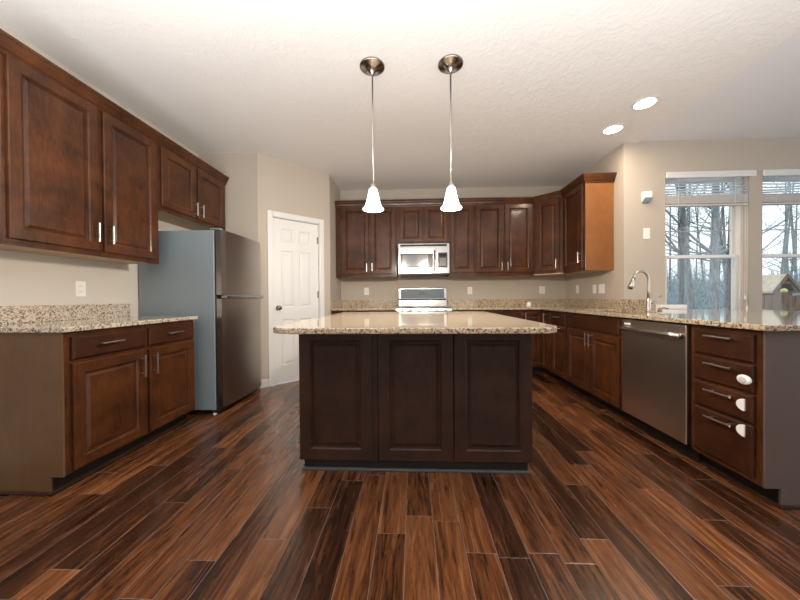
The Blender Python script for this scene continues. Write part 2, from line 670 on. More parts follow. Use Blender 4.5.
# ---- windows: double hung, set back in the opening
def window(nm, x0, x1, label):
    r = bpy.data.objects.new(nm, None)
    COL.objects.link(r)
    r.location = ((x0 + x1) / 2, Y_W + 0.09, WZ0)
    r['kind'] = 'structure'
    r['label'] = label
    h, hw = WZ1 - WZ0, (x1 - x0) / 2
    bm = NB()
    F = 0.035
    for a, b, c0, c1 in ((-hw, -hw + F, 0, h), (hw - F, hw, 0, h), (-hw + F, hw - F, h - F, h), (-hw + F, hw - F, 0, 0.02)):
        box(bm, a, b, -0.03, 0.07, c0, c1)
    obj('window_frame', bm, 'white', r, bevel=0.003)
    zm = 1.50 - WZ0

    def sash(name, y0, z0, z1, st, bt, tp):
        bm = NB()
        a, b = -hw + F, hw - F
        box(bm, a, a + st, y0, y0 + 0.03, z0, z1)
        box(bm, b - st, b, y0, y0 + 0.03, z0, z1)
        box(bm, a + st, b - st, y0, y0 + 0.03, z0, z0 + bt)
        box(bm, a + st, b - st, y0, y0 + 0.03, z1 - tp, z1)
        s_ = obj(name, bm, 'white', r, bevel=0.003)
        bm = NB()
        box(bm, a + st, b - st, y0 + 0.012, y0 + 0.016, z0 + bt, z1 - tp)
        obj('glass_pane', bm, 'glass', s_)
        return s_
    sash('lower_sash', -0.02, 0.02, zm + 0.02, 0.04, 0.03, 0.035)
    us = sash('upper_sash', 0.02, zm - 0.015, h - F, 0.04, 0.035, 0.04)
    bm = NB()
    zz = 1.80 - WZ0
    box(bm, -hw + F + 0.04, hw - F - 0.04, 0.028, 0.031, zz - 0.006, zz + 0.006)
    obj('muntin', bm, mat('muntin_grey', (0.35, 0.37, 0.38), 0.5), us)
    return r


window('window_1', *WIN[0], 'white double-hung window nearest the kitchen, looking onto large tree trunks')
window('window_2', *WIN[1], 'white double-hung window at the right edge of the photo, looking onto the shed')


# ---- blinds, pulled up
def blind(x0, x1, ox0, ox1, label):
    xc = (x0 + x1) / 2
    r = thing('window_blind', label, 'blind', (xc, Y_W, 2.43), 0, 'raised blinds')
    hw = (x1 - x0) / 2
    a0, a1 = ox0 - xc + 0.006, ox1 - xc - 0.006
    bm = NB()
    box(bm, -hw, hw, -0.022, -0.001, -0.066, 0.0)
    obj('valance', bm, 'white', r, bevel=0.004)
    rnd = random.Random(int(x0 * 100))
    for k in range(6):
        z = -0.090 - k * 0.028
        bm = NB()
        t0, t1 = rnd.uniform(-0.005, 0.005), rnd.uniform(-0.005, 0.005)
        n = 10
        top, bot = [], []
        for i in range(n + 1):
            x = a0 + (a1 - a0) * i / n
            zz = z + t0 + (t1 - t0) * i / n + 0.004 * math.sin(i * 0.9 + k)
            top.append([bm.verts.new((x, 0.012, zz - 0.014 + d_)) for d_ in (0.0, 0.003)])
            bot.append([bm.verts.new((x, 0.052, zz + 0.014 + d_)) for d_ in (0.0, 0.003)])
        for i in range(n):
            bm.faces.new((top[i][0], top[i + 1][0], bot[i + 1][0], bot[i][0]))
            bm.faces.new((top[i][1], top[i + 1][1], bot[i + 1][1], bot[i][1]))
            bm.faces.new((top[i][0], top[i + 1][0], top[i + 1][1], top[i][1]))
            bm.faces.new((bot[i][0], bot[i + 1][0], bot[i + 1][1], bot[i][1]))
        obj('slat', bm, 'slat', r)
    bm = NB()
    for k in range(20):
        z = -0.258 - k * 0.0046
        j = rnd.uniform(-0.003, 0.003)
        box(bm, a0, a1 + j * 0.5, 0.006 + j, 0.056 + j, z, z + 0.0034)
    obj('stacked_slats', bm, 'slat_stack', r)
    bm = NB()
    box(bm, a0, a1, 0.004, 0.056, -0.372, -0.354)
    obj('bottom_rail', bm, 'slat_stack', r, bevel=0.003)
    for s_ in (a0 + 0.14, a1 - 0.14):
        bm = NB()
        box(bm, s_ - 0.003, s_ + 0.003, 0.001, 0.003, -0.354, -0.07)
        obj('ladder_tape', bm, 'slat', r)
    return r


b1 = blind(2.816, 3.762, *WIN[0], 'raised white blind over the window nearest the kitchen')
for nm, x, z in (('pull_cord', 3.655 - 3.292, -1.40), ('pull_cord', 3.675 - 3.292, -1.51)):
    bm = NB()
    tube(bm, [(x, -0.008, -0.07), (x + 0.002, -0.010, z * 0.5), (x, -0.008, z)], 0.0018, 6)
    c_ = obj(nm, bm, 'slat', b1)
    bm = NB()
    lathe(bm, [(0.003, 0.03), (0.010, 0.0), (0.011, -0.014), (0.004, -0.02)], x, -0.012, 12, 'Z', z)
    obj('tassel', bm, 'plastic', c_, smooth=True)
blind(3.842, 4.78, *WIN[1], 'raised white blind over the window at the right edge')


# ---------------------------------------------------------------- cabinets
def pull(parent, x, z, length, vertical=True, y=-0.02, r=0.006, m='nickel'):
    """bar pull on a front at y"""
    bm = NB()
    yo = y - 0.032
    h = length / 2
    if vertical:
        tube(bm, [(x, yo, z - h), (x, yo, z + h)], r, 12)
        for s_ in (-1, 1):
            tube(bm, [(x, y + 0.001, z + s_ * h * 0.68), (x, yo, z + s_ * h * 0.68)], r * 0.75, 8)
    else:
        tube(bm, [(x - h, yo, z), (x + h, yo, z)], r, 12)
        for s_ in (-1, 1):
            tube(bm, [(x + s_ * h * 0.68, y + 0.001, z), (x + s_ * h * 0.68, yo, z)], r * 0.75, 8)
    return obj('handle', bm, m, parent)


FR = 0.056


def panel_door(parent, x0, x1, z0, z1, m='cab', name='door', fr=FR, handle=None, ho=0.03):
    bm = NB()
    rings_panel(bm, x0, x1, z0, z1, [(0.0, -0.016), (0.004, -0.020), (fr, -0.020), (fr + 0.009, -0.0150), (fr + 0.013, -0.0050),
                                      (fr + 0.019, -0.0050), (fr + 0.036, -0.0125)], -0.0005)
    d = obj(name, bm, m, parent)
    if handle:
        side, z, ln = handle
        hx = x0 + ho if side == 'L' else x1 - ho
        pull(d, hx, z, ln)
    return d


def slab_drawer(parent, x0, x1, z0, z1, handle_len=0.13, m='cab_front', hz=None, hx=None):
    bm = NB()
    rings_panel(bm, x0, x1, z0, z1, [(0.0, -0.012), (0.005, -0.017), (0.010, -0.020)], -0.0005)
    d = obj('drawer', bm, m, parent)
    if handle_len:
        pull(d, (x0 + x1) / 2 if hx is None else hx, (z0 + z1) / 2 if hz is None else hz, handle_len, False)
    return d


def carcass(parent, w, depth, z0, z1, m='cab', name='body'):
    bm = NB()
    box(bm, 0, w, 0, depth, z0, z1)
    return obj(name, bm, m, parent, bevel=0.0015, seg=1)


def base_cab(label, loc, rz, w, depth=0.60, toe=0.095, m='cab', group='base cabinets', end=None):
    r = thing('base_cabinet', label, 'cabinet', loc, rz, group)
    carcass(r, w, depth, toe, CT0 - 0.001, m)
    bm = NB()
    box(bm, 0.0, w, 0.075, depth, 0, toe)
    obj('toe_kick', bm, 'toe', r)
    return r


RL, RR, RD = PI / 2, -PI / 2, -PI / 4
# left base cabinet (Y 1.586..2.57)
c = base_cab('dark cherry base cabinet against the left wall with two drawers over two doors', (XL_B, 1.586, 0), RL, 0.984)
slab_drawer(c, 0.030, 0.492, 0.728, 0.855, 0.14, hz=0.80, hx=0.232)
slab_drawer(c, 0.522, 0.968, 0.728, 0.855, 0.14, hz=0.80, hx=0.735)
panel_door(c, 0.030, 0.482, 0.112, 0.705, handle=('R', 0.60, 0.15))
panel_door(c, 0.522, 0.968, 0.112, 0.705, handle=('L', 0.60, 0.15))
bm = NB()   # finished end facing the camera, notched at the toe
prism(bm, [(0.0, 0.095), (0.075, 0.095), (0.075, 0.0), (0.605, 0.0), (0.605, 0.884), (0.0, 0.884)], 'X', -0.012, -0.0005)
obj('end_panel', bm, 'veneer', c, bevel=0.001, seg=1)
bm = NB()
box(bm, -0.024, -0.012, 0.075, 0.605, 0.0, 0.018)
box(bm, -0.024, 0.984, 0.055, 0.0745, 0.0, 0.018)
obj('shoe_molding', bm, 'island', c, bevel=0.006)

# right peninsula run
c = base_cab('dark cherry base unit of four drawers at the near end of the peninsula', (XR_B, 1.995, 0), RR, 0.393)
XE = 0.393
for z0, z1, hz in ((0.713, 0.858, 0.815), (0.558, 0.702, 0.655), (0.402, 0.545, 0.50), (0.125, 0.391, 0.345)):
    d_ = slab_drawer(c, 0.036, 0.364, z0, z1, 0.15, hz=hz + 0.012, hx=0.21)
    if z0 == 0.558:
        bm = NB()
        lathe(bm, [(0.036, 0.0), (0.036, -0.004), (0.030, -0.009), (0.016, -0.011)], 0, 0, 28, 'Y')
        for v_ in bm.verts:
            v_.co.z *= 0.72
            v_.co += Vector((0.328, -0.020, 0.620))
        k_ = obj('child_lock', bm, 'plastic', d_, smooth=True)
        bm = NB()
        lathe(bm, [(0.016, 0.0), (0.016, -0.003), (0.004, -0.004)], 0.328, -0.031, 16, 'Y', 0.620)
        obj('lock_button', bm, M['slat_stack'], k_)
    elif z0 < 0.5:
        bm = NB()
        zc = 0.487 if z0 > 0.3 else 0.352
        pts = [(0.262 + 0.0 + 0.030 * math.sin(a) * 1.5, zc + 0.032 * math.cos(a)) for a in [PI + PI * i / 14 for i in range(15)]]
        pts = [(0.334 + (x - 0.262) * 0.9, z) for x, z in pts]
        prism(bm, pts, 'Y', -0.030, -0.020)
        obj('child_lock', bm, 'plastic', d_, bevel=0.003)
bm = NB()
prism(bm, [(0.0, 0.095), (0.075, 0.095), (0.075, 0.0), (1.55, 0.0), (1.55, 0.884), (0.0, 0.884)], 'X', XE + 0.0005, XE + 0.012)
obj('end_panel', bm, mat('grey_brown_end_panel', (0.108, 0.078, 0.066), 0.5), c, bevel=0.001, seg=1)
bm = NB()
box(bm, XE + 0.012, XE + 0.024, 0.075, 1.55, 0.0, 0.018)
box(bm, -1.6, XE + 0.024, 0.055, 0.0745, 0.0, 0.018)
obj('shoe_molding', bm, 'island', c, bevel=0.006)
bm = NB()   # panelled back of the peninsula
box(bm, -1.525, XE, 1.537, 1.55, 0.0, 0.884)
obj('back_panel', bm, 'cab', c)

# dishwasher (Y 2.008..2.622)
dw = thing('dishwasher', 'stainless steel dishwasher with a bar handle built into the peninsula', 'dishwasher', (XR_B, 2.602, 0), RR)
simple_box('body', 'black', dw, 0.004, 0.604, 0.03, 0.58, 0.09, 0.878)
bm = NB()
box(bm, 0.000, 0.594, -0.022, 0.028, 0.112, 0.872)
obj('door', bm, 'steel_dw', dw, bevel=0.005)
bm = NB()
tube(bm, [(0.022, -0.050, 0.803), (0.10, -0.058, 0.803), (0.30, -0.062, 0.803), (0.50, -0.058, 0.803), (0.582, -0.050, 0.803)], 0.0165, 16)
for hx in (0.045, 0.563):
    box(bm, hx - 0.012, hx + 0.012, -0.052, -0.023, 0.788, 0.818)
obj('handle', bm, 'steel', dw, smooth=True)
simple_box('badge', 'plastic', dw, 0.035, 0.105, -0.0252, -0.0242, 0.832, 0.846)
simple_box('toe_kick', 'toe', dw, 0.004, 0.604, 0.05, 0.10, 0.0, 0.088)

# sink base (Y 2.622..3.535)
c = base_cab('dark cherry sink base cabinet under the faucet, with two doors and a false drawer front', (XR_B, 3.535, 0), RR, 0.911)
slab_drawer(c, 0.022, 0.889, 0.728, 0.862, 0)
panel_door(c, 0.022, 0.452, 0.112, 0.708, handle=('R', 0.635, 0.13), ho=0.012)
panel_door(c, 0.460, 0.889, 0.112, 0.708, handle=('L', 0.635, 0.13), ho=0.04)
# narrow cabinet (Y 3.537..3.92)
c = base_cab('narrow dark cherry base cabinet between the sink base and the corner', (XR_B, 3.92, 0), RR, 0.383)
slab_drawer(c, 0.018, 0.365, 0.728, 0.862, 0.12, hz=0.815)
d_ = panel_door(c, 0.018, 0.365, 0.112, 0.708)
pull(d_, 0.1915, 0.682, 0.12, False)
# corner lazy-susan cabinet
c = thing('base_cabinet', 'dark cherry corner base cabinet with a folding L-shaped door', 'cabinet', (XR_B, 3.921, 0), 0, 'base cabinets')
bm = NB()
prism(bm, [(0, 0), (0.60, 0), (0.60, 0.90), (-0.30, 0.90), (-0.30, 0.30), (0, 0.30)], 'Z', 0.095, 0.884)
obj('body', bm, 'cab', c)
bm = NB()
prism(bm, [(0.075, 0.0), (0.60, 0), (0.60, 0.90), (-0.30, 0.90), (-0.30, 0.375), (0.075, 0.375)], 'Z', 0, 0.095)
obj('toe_kick', bm, 'toe', c)
d_ = panel_door(c, -0.285, -0.004, 0.112, 0.862, fr=0.05)
d_.location = (0, 0.30, 0)
pull(d_, -0.235, 0.78, 0.13)
d2_ = panel_door(c, 0.006, 0.275, 0.112, 0.862, fr=0.05)
d2_.rotation_euler = (0, 0, RR)
d2_.location = (0, 0.28, 0)
pull(d2_, 0.145, 0.78, 0.13)
# back run, right of the range (X 0.54..1.45)
c = base_cab('dark cherry base cabinet right of the range on the back wall', (0.545, Y_BB, 0), 0, 0.905)
slab_drawer(c, 0.02, 0.44, 0.728, 0.862, 0)
slab_drawer(c, 0.465, 0.885, 0.728, 0.862, 0)
panel_door(c, 0.02, 0.44, 0.112, 0.708, handle=('R', 0.62, 0.13))
panel_door(c, 0.465, 0.885, 0.112, 0.708, handle=('L', 0.62, 0.13))
# back run, left of the range
c = base_cab('dark cherry base cabinet left of the range on the back wall', (PP.x + 0.005, Y_BB, 0), 0, 0.905)
slab_drawer(c, 0.02, 0.44, 0.728, 0.862, 0.13)
slab_drawer(c, 0.465, 0.885, 0.728, 0.862, 0.13)
panel_door(c, 0.02, 0.44, 0.112, 0.708, handle=('R', 0.62, 0.13))
panel_door(c, 0.465, 0.885, 0.112, 0.708, handle=('L', 0.62, 0.13))


# ---- wall cabinets
def wall_cab(label, loc, rz, w, z0, z1=2.44, depth=0.325, group='wall cabinets', m='cab'):
    r = thing('wall_cabinet', label, 'cabinet', (loc[0], loc[1], z0), rz, group)
    bm = NB()
    box(bm, 0, w, 0, depth, 0.012, z1 - z0)
    obj('body', bm, m, r, bevel=0.0015, seg=1)
    bm = NB()
    box(bm, 0.0, w, 0.001, 0.018, -0.006, 0.0115)
    obj('face_rail', bm, m, r)
    bm = NB()
    box(bm, 0.0, w, 0.019, depth, -0.001, 0.0115)
    obj('underside', bm, 'bottom', r)
    return r


ZT = 2.44
c = wall_cab('tall dark cherry wall cabinet with two doors above the left counter', (XL_U, 1.555, 0), RL, 1.013, 1.372)
panel_door(c, 0.018, 0.493, 0.03, 1.028, handle=('R', 0.155, 0.13))
panel_door(c, 0.532, 0.975, 0.03, 1.028, handle=('L', 0.155, 0.13))
c = wall_cab('short dark cherry wall cabinet with two doors above the refrigerator', (XL_U, 2.570, 0), RL, 0.95, 1.850)
panel_door(c, 0.020, 0.448, 0.03, 0.55, handle=('R', 0.115, 0.13))
panel_door(c, 0.476, 0.915, 0.03, 0.55, handle=('L', 0.115, 0.13))
c = wall_cab('dark cherry wall cabinet with two doors left of the microwave', (-1.136, Y_BU, 0), 0, 0.900, 1.372)
panel_door(c, 0.085, 0.492, 0.04, 1.028, handle=('R', 0.135, 0.12))
panel_door(c, 0.512, 0.885, 0.04, 1.028, handle=('L', 0.135, 0.12))
c = wall_cab('short dark cherry wall cabinet with two doors directly above the microwave', (-0.235, Y_BU, 0), 0, 0.768, 1.852)
panel_door(c, 0.045, 0.382, 0.02, 0.54, fr=0.05)
panel_door(c, 0.410, 0.745, 0.02, 0.54, fr=0.05)
c = wall_cab('narrow single-door dark cherry wall cabinet right of the microwave', (0.534, Y_BU, 0), 0, 0.372, 1.372)
panel_door(c, 0.020, 0.350, 0.045, 1.028)
c = wall_cab('two-door dark cherry wall cabinet next to the angled corner cabinet', (0.907, Y_BU, 0), 0, 0.846, 1.372)
panel_door(c, 0.020, 0.409, 0.045, 1.028, handle=('R', 0.13, 0.12))
panel_door(c, 0.433, 0.822, 0.045, 1.028, handle=('L', 0.13, 0.12))
# diagonal corner cabinet
c = thing('wall_cabinet', 'angled dark cherry corner wall cabinet with one door', 'cabinet', (1.756, Y_BU, 1.372), RD, 'wall cabinets')
q = 0.396
def dl(x, y):   # world offset -> local of -45 degree frame
    v_ = Matrix.Rotation(-RD, 2) @ Vector((x - 1.756, y - Y_BU))
    return (v_.x, v_.y)
poly = [dl(1.757, Y_BU), dl(2.036, 4.221), dl(XR_W - 0.003, 4.221), dl(XR_W - 0.003, Y_B - 0.003), dl(1.757, Y_B - 0.003)]
bm = NB()
prism(bm, poly, 'Z', 0.012, ZT - 1.372)
obj('body', bm, 'cab', c)
bm = NB()
prism(bm, poly, 'Z', -0.002, 0.0115)
obj('underside', bm, 'bottom', c)
panel_door(c, 0.045, 0.350, 0.045, 1.028, handle=('R', 0.14, 0.13))
# right wall cabinet with finished end
c = wall_cab('dark cherry wall cabinet on the right wall with an orange-brown finished end', (XR_U, 4.220, 0), RR, 0.520, 1.372)
panel_door(c, 0.030, 0.490, 0.03, 1.028, handle=('R', 0.16, 0.13))
bm = NB()
box(bm, 0.5205, 0.531, 0.001, 0.325, 0.0, ZT - 1.372 - 0.001)
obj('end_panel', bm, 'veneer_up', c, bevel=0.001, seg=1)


# ---- crown molding
def crown(label, path, loc):
    """path: front line of the cabinets (room on the left-hand normal side)"""
    prof = [(0.0, 2.395), (0.008, 2.395), (0.012, 2.412), (0.022, 2.420), (0.028, 2.440), (0.040, 2.458), (0.043, 2.470), (0.049, 2.474), (0.049, 2.490), (0.0, 2.490)]
    pts = [Vector(p) for p in path]
    bm = NB()
    rings = []
    for i, p in enumerate(pts):
        ns = []
        if i > 0:
            d = (pts[i] - pts[i - 1]).normalized()
            ns.append(Vector((d.y, -d.x)))
        if i < len(pts) - 1:
            d = (pts[i + 1] - pts[i]).normalized()
            ns.append(Vector((d.y, -d.x)))
        n = sum(ns, Vector((0, 0))).normalized()
        k = 1 / n.dot(ns[0])
        rings.append([bm.verts.new((p.x + n.x * (o_ + 0.0005) * k, p.y + n.y * (o_ + 0.0005) * k, z)) for o_, z in prof])
    for a, b in zip(rings, rings[1:]):
        for i in range(len(prof)):
            j = (i + 1) % len(prof)
            bm.faces.new((a[i], a[j], b[j], b[i]))
    bm.faces.new(rings[0])
    bm.faces.new(rings[-1][::-1])
    o = obj('crown_molding', bm, 'cab', None)
    tag(o, label, 'molding', 'cabinet crown moldings')
    return o


crown('long dark wood crown molding along the tops of the left wall cabinets', [(XL_U + 0.001, 1.45), (XL_U + 0.001, 3.520)], None)
bpy.data.objects['crown_molding'].data.transform(Matrix.Identity(4))
crown('dark wood crown molding bending around the tops of the back and right wall cabinets',
      [(-1.136, Y_BU - 0.001), (1.756, Y_BU - 0.001), (2.035, 4.2205), (2.035, 3.687), (XR_W - 0.003, 3.687)], None)


# ---------------------------------------------------------------- countertops
def slab_cells(rects, holes, z0, z1):
    xs = sorted({a for r in rects + holes for a in r[:2]})
    ys = sorted({a for r in rects + holes for a in r[2:]})
    def inside(x, y, rr):
        return any(r[0] < x < r[1] and r[2] < y < r[3] for r in rr)
    bm = NB()
    on = {}
    for i in range(len(xs) - 1):
        for j in range(len(ys) - 1):
            mx_, my_ = (xs[i] + xs[i + 1]) / 2, (ys[j] + ys[j + 1]) / 2
            on[i, j] = inside(mx_, my_, rects) and not inside(mx_, my_, holes)
    vc = {}
    def V_(x, y, z):
        k_ = (round(x, 5), round(y, 5), z)
        if k_ not in vc:
            vc[k_] = bm.verts.new((x, y, z))
        return vc[k_]
    for (i, j), t_ in on.items():
        if not t_:
            continue
        a, b, c_, d_ = xs[i], xs[i + 1], ys[j], ys[j + 1]
        for z in (z0, z1):
            bm.faces.new([V_(a, c_, z), V_(b, c_, z), V_(b, d_, z), V_(a, d_, z)])
        for (ii, jj, p, q_) in ((i - 1, j, (a, c_), (a, d_)), (i + 1, j, (b, c_), (b, d_)), (i, j - 1, (a, c_), (b, c_)), (i, j + 1, (a, d_), (b, d_))):
            if not on.get((ii, jj), False):
                bm.faces.new([V_(*p, z0), V_(*q_, z0), V_(*q_, z1), V_(*p, z1)])
    bmesh.ops.recalc_face_normals(bm, faces=bm.faces)
    bmesh.ops.dissolve_limit(bm, angle_limit=0.01, verts=bm.verts, edges=bm.edges)
    return bm


def counter(label, rects, holes=(), splashes=(), m='granite'):
    cx_ = rects[0][0]
    cy_ = rects[0][2]
    r = thing('countertop', label, 'countertop', (0, 0, 0), 0, 'granite countertops')
    obj('slab', slab_cells(list(rects), list(holes), CT0, CT1), m, r, bevel=0.006)
    for s_ in splashes:
        bm = NB()
        box(bm, *s_)
        obj('backsplash', bm, m, r, bevel=0.002)
    return r


ZS = 1.026
counter('speckled granite countertop on the left base cabinet', [(XL_W + 0.002, XL_B + 0.030, 1.556, 2.590)], (),
        [(XL_W + 0.002, XL_W + 0.024, 1.30, 2.600, CT1, ZS)], 'granite_side')
bpy.data.objects['countertop'].children[1].scale = (1, 1, 1)
counter('short granite countertop on the back wall left of the range', [(PP.x + 0.002, -0.240, 4.180, Y_B - 0.002)], (),
        [(PP.x + 0.025, -0.240, Y_B - 0.024, Y_B - 0.002, CT1, ZS), (PP.x + 0.002, PP.x + 0.024, 4.185, Y_B - 0.002, CT1, ZS)])
SX0, SX1, SY0, SY1 = 1.835, 2.215, 2.74, 3.42
counter('L-shaped granite countertop running from the range round to the peninsula',
        [(0.542, XR_W - 0.002, 4.180, Y_B - 0.002), (1.711, XR_W - 0.002, Y_W, 4.18), (1.711, 3.50, 1.556, Y_W - 0.002), (1.711, XR_W - 0.002, Y_W - 0.002, Y_W)],
        [(SX0, SX1, SY0, SY1)],
        [(0.542, XR_W - 0.025, Y_B - 0.024, Y_B - 0.002, CT1, ZS), (XR_W - 0.024, XR_W - 0.002, Y_W - 0.002, Y_B - 0.002, CT1, ZS), (XR_W - 0.002, 2.62, Y_W - 0.024, Y_W - 0.002, CT1, ZS)])
# sink
s_ = thing('kitchen_sink', 'undermount stainless sink cut into the peninsula countertop before the faucet', 'sink', ((SX0 + SX1) / 2, (SY0 + SY1) / 2, 0.70))
bm = NB()
hx_, hy_ = (SX1 - SX0) / 2 - 0.002, (SY1 - SY0) / 2 - 0.002
for a in ((-hx_, -hx_ + 0.004, -hy_, hy_), (hx_ - 0.004, hx_, -hy_, hy_), (-hx_, hx_, -hy_, -hy_ + 0.004), (-hx_, hx_, hy_ - 0.004, hy_)):
    box(bm, *a, 0.0, 0.184)
box(bm, -hx_, hx_, -hy_, hy_, -0.004, 0.0)
obj('basin', bm, 'sink', s_)
bm = NB()
lathe(bm, [(0.045, 0.001), (0.045, 0.004), (0.03, 0.002), (0.005, 0.002)], 0, 0, 20)
obj('drain', bm, 'nickel', s_)

# faucet
fc = thing('faucet', 'brushed nickel gooseneck pull-down faucet beside the window wall', 'faucet', (2.30, 3.08, CT1 + 0.0005))
bm = NB()
lathe(bm, [(0.027, 0), (0.027, 0.005), (0.021, 0.012), (0.018, 0.05), (0.018, 0.10), (0.015, 0.118), (0.012, 0.125)], 0, 0, 24)
obj('base', bm, 'nickel', fc, smooth=True)
bm = NB()
pts = [(0, 0, 0.12), (0, 0, 0.20), (0, 0, 0.27)]
rr_ = 0.070
for i in range(1, 15):
    a = PI * i / 14 * 0.95
    pts.append((-rr_ + rr_ * math.cos(a), 0, 0.305 + rr_ * math.sin(a) * 1.15))
tube(bm, pts, 0.0125, 16)
obj('neck', bm, 'nickel', fc, smooth=True)
bm = NB()
tube(bm, [(-0.138, 0, 0.318), (-0.148, 0, 0.29), (-0.165, 0, 0.245), (-0.172, 0, 0.222)], [0.013, 0.017, 0.022, 0.024], 18)
sh_ = obj('spray_head', bm, 'nickel', fc, smooth=True)
bm = NB()
tube(bm, [(-0.172, 0, 0.222), (-0.1745, 0, 0.214)], [0.021, 0.019], 18)
obj('nozzle', bm, 'black', sh_)
bm = NB()
tube(bm, [(0.015, 0, 0.080), (0.045, 0, 0.082), (0.060, 0, 0.090)], [0.016, 0.015, 0.011], 14)
tube(bm, [(0.055, 0, 0.088), (0.085, 0.0, 0.105), (0.125, 0.0, 0.150)], [0.008, 0.007, 0.0055], 10)
obj('lever', bm, 'nickel', fc, smooth=True)
# soap dispenser beside it
sd = thing('soap_dispenser', 'low dark metal soap dispenser on the counter right of the faucet', 'soap dispenser', (2.345, 3.00, CT1 + 0.0005))
bm = NB()
lathe(bm, [(0.018, 0), (0.018, 0.006), (0.011, 0.010), (0.010, 0.030)], 0, 0, 16)
obj('base', bm, 'dark_nickel', sd, smooth=True)
bm = NB()
tube(bm, [(0, 0, 0.026), (0.03, 0, 0.032), (0.075, 0.0, 0.024)], [0.008, 0.007, 0.005], 10)
obj('spout', bm, 'dark_nickel', sd, smooth=True)

# ---------------------------------------------------------------- island
isl = thing('kitchen_island', 'dark wood kitchen island with three raised panels facing the camera', 'kitchen island', (0, 1.857, 0))
IX0, IX1, ID = -0.700, 0.707, 1.26
simple_box('body', 'island', isl, IX0, IX1, 0.0, ID, 0.068, CT0 - 0.001)
bm = NB()
rg = lambda x0, x1, z0, z1: rings_panel(bm, x0, x1, z0, z1, [(0, -0.016), (0.004, -0.02), (0.068, -0.020), (0.077, -0.0145), (0.081, -0.0045), (0.088, -0.0045), (0.106, -0.0120)], -0.0005)
for a, b in ((-0.700, -0.250), (-0.216, 0.240), (0.243, 0.706)):
    bm = NB()
    rg(a, b, 0.070, 0.872)
    obj('raised_panel', bm, 'island', isl)
simple_box('filler_strip', 'island', isl, -0.248, -0.219, -0.012, -0.0005, 0.070, 0.872)
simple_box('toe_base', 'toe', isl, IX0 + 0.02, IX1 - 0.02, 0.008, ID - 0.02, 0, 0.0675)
bm = NB()
box(bm, IX0 + 0.008, IX1 - 0.010, -0.012, 0.0075, 0.0, 0.018)
obj('shoe_molding', bm, mat('grey_shoe_molding', (0.075, 0.075, 0.08), 0.35), isl, bevel=0.006)
# slab with a rounded left corner and a clipped right corner
bm = NB()
y0, y1, xa, xb = 1.469, 3.165, -0.728, 0.728
pts = []
r0 = 0.15
for i in range(9):
    a = PI + (PI / 2) * i / 8
    pts.append((xa + r0 + r0 * math.cos(a), y0 + r0 * 0.72 + r0 * 0.72 * math.sin(a)))
pts += [(xb - 0.085, y0), (xb - 0.030, y0 + 0.040), (xb, y0 + 0.105), (xb, y1), (xa, y1)]
prism(bm, pts, 'Z', CT0, CT1)
o = obj('island_countertop', bm, 'granite', None, bevel=0.007, seg=3, angle=50)
tag(o, 'large polished granite slab on top of the kitchen island', 'countertop')

# ---------------------------------------------------------------- refrigerator
fr_ = thing('refrigerator', 'stainless top-freezer refrigerator with a grey-blue side against the left wall', 'refrigerator', (-2.516, 2.70, 0))
FW = 0.735
bm = NB()
box(bm, 0.0, 0.715, 0.0, FW, 0.045, 1.688)
obj('body', bm, 'fridge_side', fr_, bevel=0.006)
simple_box('gasket', 'fridge_dark', fr_, 0.7155, 0.732, 0.008, FW - 0.008, 0.060, 1.682)


def fridge_door(name, z0, z1):
    bm = NB()
    n = 12
    pts = [(0.7325, 0.002), (0.7325, FW - 0.002)]
    for i in range(n + 1):
        s2 = i / n
        y = (FW - 0.002) + (0.002 - (FW - 0.002)) * s2
        e = min(s2, 1 - s2)
        pts.append((0.782 + 0.016 * (1 - (2 * s2 - 1) ** 2) - (0.010 if e == 0 else 0), y))
    prism(bm, pts, 'Z', z0, z1)
    return obj(name, bm, 'steel_fr', fr_, bevel=0.003)


fz = fridge_door('freezer_door', 1.098, 1.694)
rd = fridge_door('fresh_food_door', 0.068, 1.062)
bm = NB()
prism(bm, [(0.770, 1.0635), (0.818, 1.0635), (0.822, 1.078), (0.815, 1.096), (0.770, 1.096)], 'Y', 0.012, FW - 0.03)
obj('handle_strip', bm, 'steel_bright', fz, bevel=0.004)
simple_box('door_edge_trim', 'steel_bright', rd, 0.734, 0.782, 0.0006, 0.0018, 0.073, 1.058)
simple_box('door_edge_trim', 'steel_bright', fz, 0.734, 0.782, 0.0006, 0.0018, 1.102, 1.688)
simple_box('top_hinge', 'fridge_side', fr_, 0.67, 0.77, 0.006, 0.05, 1.695, 1.706, bevel=0.003)
simple_box('base_grille', 'fridge_dark', fr_, 0.67, 0.725, 0.02, FW - 0.02, 0.015, 0.0445)
for yy in (0.03, FW - 0.03):
    bm = NB()
    lathe(bm, [(0.018, 0), (0.018, 0.012), (0.010, 0.014), (0.010, 0.0445)], 0.69, yy, 14)
    obj('foot', bm, 'plastic', fr_)
    bm = NB()
    lathe(bm, [(0.018, 0), (0.018, 0.012), (0.010, 0.014), (0.010, 0.0445)], 0.05, yy, 14)
    obj('foot', bm, 'plastic', fr_)

